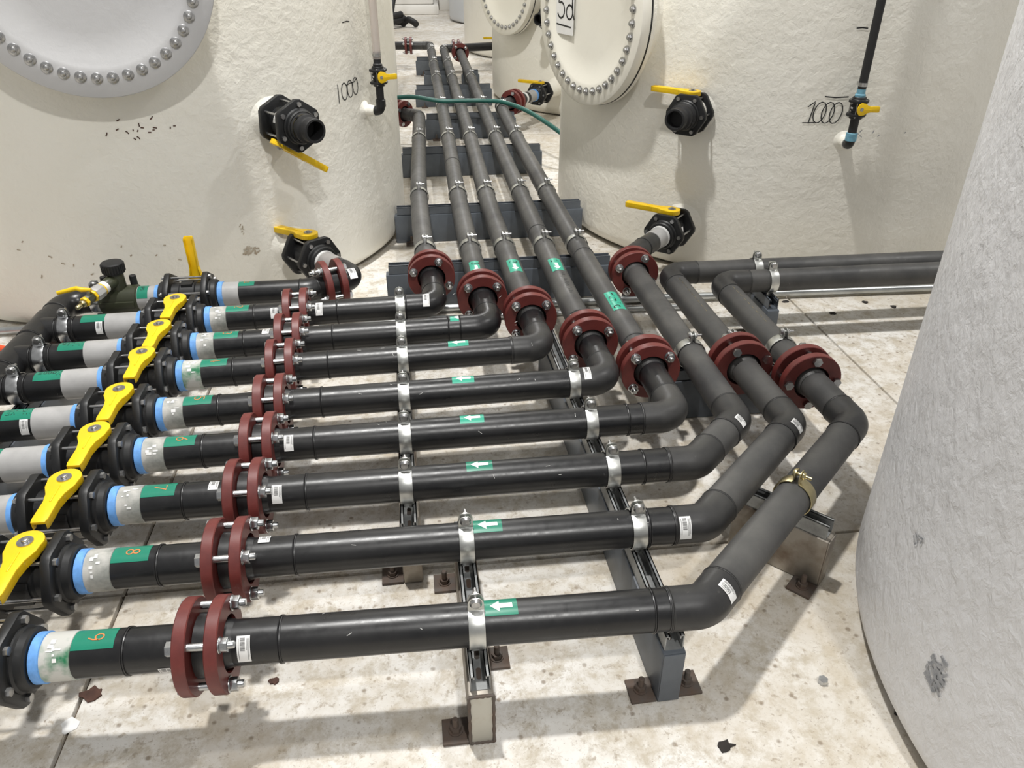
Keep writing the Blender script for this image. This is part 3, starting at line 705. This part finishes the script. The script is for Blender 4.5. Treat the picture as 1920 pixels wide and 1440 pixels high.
# long runs
FL = {2: (.027, 2.91), 3: (.212, 2.68), 4: (.369, 2.50), 5: (.540, 2.28), 6: (.690, 2.075)}
CORR = {2: 'first', 3: 'second', 4: 'third', 5: 'fourth', 6: 'fifth'}
for k in range(2, 10):
    ax = (rp(k, 0) - rp(k, -1)).normalized()
    t = thing('pipe_run', f'black pipe with white arrow tape, {NEAR[k]} row, from red flange to its bend' if k > 2 else 'black pipe with no arrow tape, eighth nearest row, from red flange to its bend', 'pipe', (0, ry(k, 0), 0), world=True, group='long black pipes of the rows')
    st = rp(k, -.464)
    if k <= 6:
        fx, fy = FL[k]; cx = fx + .006
        em = 'black' if k < 4 else 'mid'
        run(t, [st, V((cx, ry(k, cx), ZP)), V((fx, fy, ZP))], 'black', .058, .05, True, em); stub_end(t, (fx, fy, ZP), (0, -1, 0), em)
    else:
        c1, c2, end = {7: ((.675, 1.557), (.855, 1.735), (.845, 2.85)), 8: ((.618, 1.325), (1.0, 1.695), (.987, 2.055)), 9: ((.532, 1.075), (1.176, 1.68), (1.163, 1.95))}[k]
        P = [st, V((*c1, ZP)), V((*c2, ZP)), V((*end, ZP))]
        c1v = P[1]; dd = (P[2] - P[1]).normalized()
        # row part stays black, the rest is dusty
        ap, tl = arc_pts(P[0], P[1], P[2], .06); a0 = P[1] - ax * (tl + .055)
        straight(t, st, a0, 'black'); bead(t, a0, ax)
        run(t, [a0 + ax * .001] + P[1:], 'dusty', .06, .052, True, 'mid'); stub_end(t, P[3], (0, -1, 0), 'dusty')
    stub_end(t, st, ax)
    for x in {9: (-.322, .42), 8: (-.322, .478), 7: (-.322, .53), 6: (-.322, .545), 5: (-.322,), 4: (-.322, .27), 3: (-.322, .070), 2: (-.322,)}[k]: bead(t, rp(k, x), ax)
    fn = on_pipe(rp(k, 0), ax, (0, -1, 0), PR)
    if k > 2:
        x0 = {9: .077, 8: .073, 7: .074, 6: .072, 5: .062, 4: .062, 3: .078}[k]
        tp = tape(t, fn, x0, x0 + .066, -.028, .020, 'green' if k > 6 else 'teal'); arrow(tp, fn, x0 + .011, x0 + .056, -.002, .0145)
    stk = {9: [(-.40, -.375, .022, .075)], 8: [(-.40, -.375, -.02, .004)], 7: [(-.40, -.376, .02, .066)], 6: [(-.398, -.374, .018, .062)], 2: [(-.395, -.371, .012, .062), (-.012, .012, .0, .055)], 5: [(.462, .484, -.01, .04)]}.get(k, [])
    for i, s_ in enumerate(stk): sticker(t, on_pipe(rp(k, 0), ax, (0, -1, 0), PR + .0016), *s_, kind=k * 3 + i)
    if k == 8: sticker(t, on_pipe((0, ry(k, 0), ZP), ax, (0, -1, 0), PR + .0018), .545, .572, .02, .075, 50)
    if k == 9:
        dd = (V((1.176, 1.68, 0)) - V((.532, 1.075, 0))).normalized(); f2 = on_pipe((.532, 1.075, ZP), dd, (dd.y, -dd.x, 0), PR + .0018); sticker(t, f2, .028, .052, .01, .06, 51)
    if k == 8:
        f2 = on_pipe((1.0, 1.695, ZP), dd, (dd.y, -dd.x, 0), PR + .0018); sticker(t, f2, -.056, -.032, .012, .055, 52)
    if k == 7:
        f2 = on_pipe((.855, 1.735, ZP), dd, (dd.y, -dd.x, 0), PR + .0018); sticker(t, f2, -.056, -.034, .012, .05, 53)
    # chalk scratches on the pipes
    g = MB(); rnd = random.Random(k * 5)
    ls = []
    for i in range(5):
        s0, a0 = rnd.uniform(-.3, .4 if k < 7 else .5), rnd.uniform(-.02, .05); l = rnd.uniform(.004, .012); an = rnd.uniform(-1, 1.6); ls.append([(s0, a0), (s0 + l * math.cos(an), a0 + l * math.sin(an))])
    ribbon(g, ls, .0011, lambda s_, a_: fn(s_, a_, .0006)); g.build('scratch', 'chalk', t)['kind'] = 'stuff'
    # clamps on the row supports
    xs_ = {9: [.06], 8: [.057, .453], 7: [-.078, .447], 6: [-.080, .438], 5: [-.083, .432], 4: [-.087], 3: [-.092], 2: [-.096]}[k]
    for i, x in enumerate(xs_): clamp(rp(k, x), ax, f'silver strap clamp on the {NEAR[k]} row, {"left" if i == 0 else "right"} of its two' if len(xs_) > 1 else f'silver strap clamp in the middle of the {NEAR[k]} row', flip=True)
beam((.059, .985), (.055, 1.47), 'bare steel support with welded end under the two nearest rows', 'raw', 'cap', tabs=((-1, .03), (1, .205), (-1, .455)))
beam((-.076, 1.455), (-.098, 2.76), 'dark steel support under the middle and far rows', 'raw', 'raw', tabs=((-1, .03),))
beam((.468, 1.035), (.43, 2.50), 'painted grey support rail under the right ends of the rows', 'paint', rmat='strut', tabs=((-1, .032), (1, .036)))
beam((.962, 1.330), (.792, 1.512), 'short bare steel stand under the slanting part of the nearest pipe', 'raw', 'raw', tabs=((-1, .03),))
dd = (V((1.176, 1.68, 0)) - V((.532, 1.075, 0))).normalized()
clamp((.873, 1.396, ZP), dd, 'yellow zinc clamp on the slanting part of the nearest pipe', 'brass')
# ------------------------------------------------------------------ corridor pipes
PATH = {2: [(.027, 2.91), (.012, 3.1), (.0, 3.5), (-.002, 4.1), (.015, 5.0), (.03, 5.82)], 3: [(.212, 2.68), (.202, 3.2), (.198, 4.0), (.212, 5.36), (.222, 7.5), (.232, 9.72)],
        4: [(.369, 2.5), (.352, 3.2), (.345, 3.9), (.358, 5.34), (.364, 7.5), (.372, 9.42)], 5: [(.540, 2.28), (.528, 2.9), (.525, 3.9), (.526, 5.3), (.535, 7), (.546, 9.18)], 6: [(.690, 2.075), (.674, 3.0), (.667, 3.9), (.664, 5.3), (.670, 6.14)]}
PLAB = {2: 'grey corridor pipe nearest the left tank, first from left', 3: 'grey corridor pipe with tape marked 3, second from left', 4: 'grey corridor pipe with tape marked 2, third from left', 5: 'grey corridor pipe with tape marked 1, fourth from left', 6: 'grey corridor pipe with tape reading Humic, fifth from left'}
CT = {}
for k in range(2, 7):
    pts = [V((x, y, ZP)) for x, y in PATH[k]]
    t = CT[k] = thing('corridor_pipe', PLAB[k], 'pipe', (pts[0].x, pts[0].y, 0), world=True, group='grey pipes along the corridor')
    # smooth curve through the points
    sm = []
    for i in range(len(pts) - 1):
        a, b, c, d = pts[max(i - 1, 0)], pts[i], pts[i + 1], pts[min(i + 2, len(pts) - 1)]
        for j in range(6):
            u = j / 6; sm.append(b * (2 * u**3 - 3 * u**2 + 1) + c * (-2 * u**3 + 3 * u**2) + (c - a) * .5 * (u**3 - 2 * u**2 + u) + (d - b) * .5 * (u**3 - u**2))
    sm.append(pts[-1])
    MB().sweep(sm, PR, 40).build('pipe', 'dusty', t); stub_end(t, pts[0], (0, 1, 0), 'dusty')
    for y in {2: (3.02,), 3: (2.8, 4.55), 4: (2.62,), 5: (3.33, 2.42), 6: (3.02, 2.22)}[k]:
        x = min(sm, key=lambda p: abs(p.y - y)).x; bead(t, (x, y, ZP), (0, 1, 0), 'dusty')
    tx = {3: '3', 4: '2', 5: '1', 6: 'Humic'}.get(k)
    if tx:
        y0 = {3: 2.80, 4: 2.80, 5: 2.79, 6: 2.41}[k]; i = min(range(len(sm)), key=lambda i: abs(sm[i].y - y0 - .06)); x = sm[i].x
        f2 = on_pipe((x, y0, ZP), (sm[min(i + 1, len(sm) - 1)] - sm[i - 1]), (1, 0, 0), PR); tp = tape(t, f2, 0, .125 if k < 6 else .15, -.026, .026, 'teal')
        if k < 6: arrow(tp, f2, .012, .075, .0, .014); pen(tp, f2, tx, .098, 0, .03, .004, 'ink', (-1, 0), (0, 1))
        else: pen(tp, f2, 'Humic', .075, 0, .036, .0042, 'ink', (-1, 0), (0, 1))
    if k == 5:
        g = MB(); rnd = random.Random(4); f3 = on_pipe((.533, 2.5, ZP), (0, 1, 0), (1, 0, 0), PR); ls = []
        for i in range(14): y = .27 - i * .015; ls.append([(y, rnd.uniform(-.012, 0)), (y + rnd.uniform(-.008, .008), rnd.uniform(0, .012))])
        ribbon(g, ls, .003, lambda s_, a_: f3(s_, a_, .0007)); g.build('writing', 'ink', t, label='worn black marker writing')
    flange((FL[k][0], FL[k][1], ZP), (0, -1, 0), (66, 45, 45, 40, 45)[k - 2], f'red bolted flange pair on the {CORR[k]} corridor pipe from the left')
BEAMS = [(3.165, -.165, .835, (2, 3, 4, 5, 6)), (3.96, -.135, .86, (2, 3, 4, 5, 6)), (5.2, -.105, .835, (2, 3, 4, 5, 6)), (6.25, .08, .79, (3, 4, 5)), (7.52, .02, .725, (3, 4, 5)), (8.37, .12, .42, (3, 4)), (9.3, .05, .42, (3, 4))]
ORD = ['nearest', 'second nearest', 'third nearest', 'fourth nearest', 'fifth nearest', 'sixth nearest', 'farthest']
for j, (y, x0, x1, ks) in enumerate(BEAMS):
    beam((x1, y), (x0, y), f'blue-grey crossbeam under the corridor pipes, {ORD[j]} to the camera', 'paint', tabs=((-1, (x1 - x0) - .08),))
    for k in ks:
        pp = PATH[k]; x = pp[-1][0]
        for (xa, ya), (xb, yb) in zip(pp, pp[1:]):
            if ya <= y <= yb: x = xa + (xb - xa) * (y - ya) / (yb - ya)
        clamp((x, y, ZP), (0, 1, 0), f'silver strap clamp on the {CORR[k]} corridor pipe at the {ORD[j]} crossbeam')
beam((.68, 8.33), (.50, 8.33), 'short blue-grey block under the far end of the fourth corridor pipe', 'paint')
# far ends of the corridor pipes
def far(k, pts, mat='black', fl=None, lab=None, end=None):
    run(CT[k], [V((x, y, ZP)) for x, y in pts], mat, .058, .03)
far(2, [(.03, 5.81), (.032, 5.93), (-.10, 6.05)], 'mid')
dA = V((-.132, .12, 0)).normalized(); pA = V((-.10, 6.05, ZP)); stub_end(CT[2], pA, -dA); flange(pA, dA, 30, 'red flange pair at the far end of the first corridor pipe by the left tank')
t = thing('branch_pipe', 'black branch pipe leading left behind the left tank from the first corridor pipe', 'pipe', (-.3, 6.2, 0), world=True); straight(t, pA, pA + dA * .62, 'black'); stub_end(t, pA, dA)
far(3, [(.232, 9.71), (.234, 9.83), (-.02, 9.86)], 'mid')
dB = V((-1, .05, 0)).normalized(); pB = V((-.02, 9.862, ZP)); stub_end(CT[3], pB, -dB); flange(pB, dB, 20, 'red flange pair at the far left end of the second corridor pipe')
t = thing('branch_pipe', 'black branch pipe leading left from the far end of the second corridor pipe', 'pipe', (-.3, 9.88, 0), world=True); straight(t, pB, pB + dB * .62, 'black'); stub_end(t, pB, dB)
far(4, [(.372, 9.41), (.374, 9.55), (.52, 9.57)], 'mid')
pC = V((.52, 9.57, ZP)); stub_end(CT[4], pC, (-1, 0, 0)); flange(pC, (1, 0, 0), 45, 'red flange pair at the far end of the third corridor pipe')
t = thing('branch_pipe', 'black branch pipe leading right to the pale yellow tank', 'pipe', (.8, 9.6, 0), world=True); straight(t, pC, (1.0, 9.70, ZP), 'black'); stub_end(t, pC, (1, 0, 0))
valve((1.06, 9.72, ZP), (1, .15, 0), zup, 165, 'black ball valve beside the pale yellow tank', 1, .21, 'valves on the tanks')
straight(t, (1.13, 9.73, ZP), (1.5, 10.1, ZP), 'black')
pD = V((.546, 9.22, ZP)); stub_end(CT[5], pD, (0, -1, 0)); flange(pD, (0, -1, 0), 40, 'red flange pair closing the far end of the fourth corridor pipe')
# fifth corridor pipe to the second right tank
eE = V((.670, 6.235, ZP)); c2 = V((*CR2, ZP)); dE = (c2 - eE); dE.z = 0; LE = dE.length - 1.22; dE.normalize(); pE = eE + dE * .19
far(6, [(.670, 6.13), (eE.x, eE.y), (pE.x, pE.y)], 'mid'); stub_end(CT[6], pE, -dE); flange(pE, dE, 20, 'red flange pair at the far end of the fifth corridor pipe, under the green hose')
clamp((.668, 6.10, ZP), (0, 1, 0), 'silver strap clamp at the far bend of the fifth corridor pipe')
t = thing('branch_pipe', 'black and grey branch pipe between a flange and the second right tank', 'pipe', (pE.x, pE.y, 0), world=True)
straight(t, pE, pE + dE * .22, 'black'); stub_end(t, pE, dE); ringpart(t, pE, dE, .15, .175, .0475, 'white_ring', 'band'); ringpart(t, pE, dE, .215, .315, .0462, 'nipple', 'nipple'); ringpart(t, pE, dE, .31, .335, .049, 'blue', 'thread_tape')
valve(pE + dE * .43, dE, zup, 90, 'black ball valve on the second right tank beyond the corridor', 1, .21, 'valves on the tanks', plate=1)
ang = math.degrees(math.atan2(-dE.y, -dE.x)); nozzle(tR2, CR2, 1.22, ang, ZP, .062, .22)
p2, n2 = nozzle(tR2, CR2, 1.22, -130, .80)
valve(p2 + n2 * .09, n2, zup, 95, 'black ball valve high on the second right tank, half hidden by the round cover', 1, .21, 'valves on the tanks'); hose_end('black hose fitting high on the second right tank', p2, n2, .18, False)
# ------------------------------------------------------------------ pipes G and H to the right
for nm, fl_, cor, yend, cl, lab in (('G', (.987, 2.055), (.974, 2.805), 2.785, 1.344, 'rear'), ('H', (1.163, 1.95), (1.149, 2.692), 2.665, 1.362, 'front')):
    t = thing('side_pipe', f'grey pipe turning right along the tank wall, {lab} of the two', 'pipe', (cor[0], cor[1], 0), world=True, group='pipes turning right')
    run(t, [(*fl_, ZP), (*cor, ZP), (3.3, yend, ZP)], 'dusty', .062, .055, True, 'mid'); stub_end(t, (*fl_, ZP), (0, 1, 0), 'dusty')
    g = MB(); f3 = on_pipe((fl_[0], fl_[1], ZP), V((cor[0] - fl_[0], cor[1] - fl_[1], 0)), (1, 0, 0), PR); ribbon(g, [[(.3 + i * .035, -.004), (.322 + i * .035, -.004)] for i in range(9)], .0012, lambda s_, a_: f3(s_, a_, .0006)); g.build('print', 'brass', t)
    flange((*fl_, ZP), (0, -1, 0), 28 if nm == 'G' else 0, f'red bolted flange pair on the pipe turning right, {lab} of the two', flip=True)
    clamp((cl, cor[1] - .003, ZP), (1, 0, 0), f'silver strap clamp on the {lab} pipe along the right tank wall', flip=True)
    clamp((fl_[0] - .003, 2.14 if nm == 'G' else 2.13, ZP), (0, 1, 0), f'silver strap clamp just beyond the flange of the {lab} pipe turning right')
clamp((.851, 2.14, ZP), (0, 1, 0), 'silver strap clamp on the sixth pipe before the two pipes turning right')
beam((1.235, 2.137), (.735, 2.137), 'blue-grey crossbeam under the three pipes right of the corridor', 'paint')
beam((1.354, 2.60), (1.352, 2.90), 'blue-grey block support under the two pipes along the right tank', 'paint', tabs=((-1, .1),))
# ------------------------------------------------------------------ tapping saddle on the farthest row
sx = -1.138; sp = rp(1, sx)
t = thing('tapping_saddle', 'olive plastic saddle with black screw cap and small yellow drain valve on the farthest row', 'pipe fitting', (sx, sp.y, ZP), world=True)
MB().lathe([(-.068, .049), (-.064, .054), (.064, .054), (.068, .049)], 40, frame(sp, (1, 0, 0))).build('saddle', 'olive', t)
b = MB()
for y in (-.06, .048): b.box(sx - .06, sx + .06, sp.y + y, sp.y + y + .012, ZP - .012, ZP + .012)
b.build('side_flange', 'olive', t, bevel=.002)
MB().lathe([(.03, .030), (.115, .029), (.118, .027)], 32, frame(sp, zup)).build('riser', 'olive', t)
b = MB().lathe([(.108, .037), (.112, .0395), (.145, .0395), (.149, .036), (.151, .01)], 40, frame(sp, zup))
for i in range(28): a = 2 * math.pi * i / 28; b.box(-.0015, .0015, -.0018, .0018, .114, .143, Matrix.Translation(sp) @ Matrix.Rotation(a, 4, 'Z') @ Matrix.Translation((.0395, 0, 0)))
b.build('screw_cap', 'rubber', t)
for x in (-.052, .052): MB().lathe([(.03, .013), (.085, .0125), (.087, .011)], 20, frame(sp + V((x, .02, 0)), zup)).build('terminal', 'rubber', t)
bd = V((-.36, -.93, -.12)).normalized(); bs = sp + V((0, 0, .085))
def seg(a, b_, r, mat, nm, n=24): return MB().lathe([(a, r - .002), (a + .003, r), (b_ - .003, r), (b_, r - .002)], n, frame(bs, bd)).build(nm, mat, t)
seg(.01, .062, .024, 'olive', 'branch'); seg(.055, .08, .0225, 'paper', 'branch_label'); seg(.078, .088, .024, 'yellow', 'yellow_band')
seg(.085, .125, .027, 'nipple', 'coupling', 8); seg(.122, .134, .0235, 'yellow', 'yellow_ring', 8); seg(.132, .165, .018, 'olive', 'valve_body', 8); seg(.163, .176, .0185, 'yellow', 'yellow_ring', 8); seg(.174, .19, .013, 'brass', 'spout', 12); seg(.188, .215, .008, 'brass', 'spout_tip', 12)
lo = bs + bd * .145 + V((0, 0, .02)); 
MB().cyl(lo + V((0, 0, -.01)), lo + V((0, 0, .012)), .006, 14).build('stem', 'bolt', t)
MB().sweep([lo + V((.012, 0, .012)), lo + V((-.02, .0, .014)), lo + V((-.035, .0, .02)), lo + V((-.105, .005, .004))], [.006, .009, .0085, .007], 12).build('small_lever', 'yellow', t)
# ------------------------------------------------------------------ conduits, hoses, small things
cd = MB().sweep([(-3.2, 3.03, .024), (-1.6, 3.055, .024), (-.5, 3.06, .024), (1.1, 3.04, .024), (3.4, 2.96, .024)], .0165, 20).build('conduit', 'galv'); tag(cd, 'galvanised conduit lying on the floor in front of both tanks', 'conduit')
c2_ = MB().sweep([(-.45, 2.965, .017), (1.13, 2.955, .017)], .012, 16); hexnut(c2_, 0, .02, .02, frame((1.12, 2.955, .018), (1, 0, 0)))
tag(c2_.build('rod', 'galv'), 'thin metal rod ending in a nut below the right pipes', 'rod')
def smooth(pts, n=8):
    pts = [V(p) for p in pts]; o = []
    for i in range(len(pts) - 1):
        a, b, c, d = pts[max(i - 1, 0)], pts[i], pts[i + 1], pts[min(i + 2, len(pts) - 1)]
        for j in range(n):
            u = j / n; o.append(b * (2 * u**3 - 3 * u**2 + 1) + c * (-2 * u**3 + 3 * u**2) + (c - a) * .5 * (u**3 - 2 * u**2 + u) + (d - b) * .5 * (u**3 - u**2))
    return o + [pts[-1]]
h = MB().sweep(smooth([(-.9, 6.6, .03), (-.35, 6.25, .27), (-.05, 6.17, .335), (.2, 6.14, .305), (.36, 6.13, .305), (.53, 6.11, .305), (.68, 6.02, .305), (.83, 5.72, .29), (1.0, 5.33, .22), (1.2, 5.42, .05), (1.7, 5.9, .017), (2.6, 6.1, .017)]), .016, 18).build('garden_hose', 'hose_green'); tag(h, 'dark green hose draped across the corridor pipes', 'hose')
h = MB().sweep(smooth([(-2.4, 3.02, .015), (-1.95, 2.98, .015), (-1.66, 2.9, .015), (-1.45, 2.72, .015), (-1.35, 2.45, .015)]), .0125, 14).build('orange_hose', 'hose_orange'); tag(h, 'orange hose on the floor at the left edge', 'hose')
# far background
t = thing('hose_coil', 'heap of black hose on the floor far down the corridor', 'hose', (-.1, 14.1, 0), world=True)
pts = [(-.35 + .26 * math.cos(a) + .02 * math.sin(3 * a), 14.1 + .22 * math.sin(a), .055 + .012 * a) for a in [i * .35 for i in range(36)]]
MB().sweep(smooth(pts, 3), .05, 14).build('coil', 'rubber', t)
MB().sweep(smooth([(-.08, 14.12, .07), (.0, 14.05, .12), (.09, 14.0, .08), (.12, 13.95, .055)]), .05, 14).build('loose_end', 'rubber', t)
MB().sweep(smooth([(-.28, 14.2, .2), (-.22, 14.4, .45), (-.13, 14.5, .8), (-.12, 14.5, 1.4), (-.2, 14.5, 2.4)]), .045, 14).build('hanging_hose', 'rubber', t)
t = thing('plinth', 'white block on a grey slab at the far end of the corridor', 'plinth', (.0, 16.6, 0), world=True)
MB().box(-1.4, .58, 16.15, 17.6, .001, .16).build('slab_base', 'concrete_block', t, bevel=.02)
MB().box(-1.3, .50, 16.3, 17.5, .16, 1.3).build('block', 'concrete_block', t, bevel=.05)
t = thing('crate', 'small white box with brown side far behind the corridor', 'box', (.85, 17.2, 0), world=True)
MB().box(.62, 1.05, 17.0, 17.5, .001, .2).build('base', 'concrete_block', t, bevel=.01); MB().box(.72, 1.02, 17.02, 17.48, .2, .42).build('panel', 'scuff', t, bevel=.01)
# small debris on the floor
nut = hexnut(MB(), 0, .011, .011, frame((.824, 1.04, .001), (0, 0, 1))).build('loose_nut', 'zinc'); tag(nut, 'single loose nut lying on the floor in front of the grey tank', 'nut')
def crumb(x, y, r, lab, mat='dirt', seed=1, h=.004):
    rnd = random.Random(seed); n = 11
    o = [(x + r * rnd.uniform(.45, 1.1) * math.cos(2 * math.pi * i / n) * 1.3, y + r * rnd.uniform(.45, 1.1) * math.sin(2 * math.pi * i / n)) for i in range(n)]
    tag(MB().prism(o, .0004, h).build('floor_flake', mat), lab, 'debris', 'flakes of dirt on the floor')
crumb(.554, .916, .016, 'dark flake on the floor at the bottom edge', seed=2)
crumb(-.78, 1.205, .022, 'dark brown rust flake beside the floor joint under the nearest valve', 'spray', 3)
crumb(-.80, 1.13, .022, 'white paint flake on the floor joint at lower left', 'paper', 4, .002)
crumb(-.39, 1.19, .010, 'small brown flake below the nearest red flange', 'spray', 5)
crumb(.957, .948, .016, 'black sliver at the foot of the grey tank', 'dirt', 6)
for i, (x, y) in enumerate([(1.60, 2.98), (2.05, 2.87), (1.95, 2.93), (1.75, 2.84), (2.1, 2.62), (1.35, 2.26)]): crumb(x, y, .014, ['curled black shaving beside the floor joint', 'black shaving near the grey tank behind the pipes', 'black crumb on the floor under the right pipes', 'black speck between the pipe shadows', 'black crumb close to the grey tank edge', 'black crumb beside the rightmost red flange'][i], 'dirt', 10 + i)
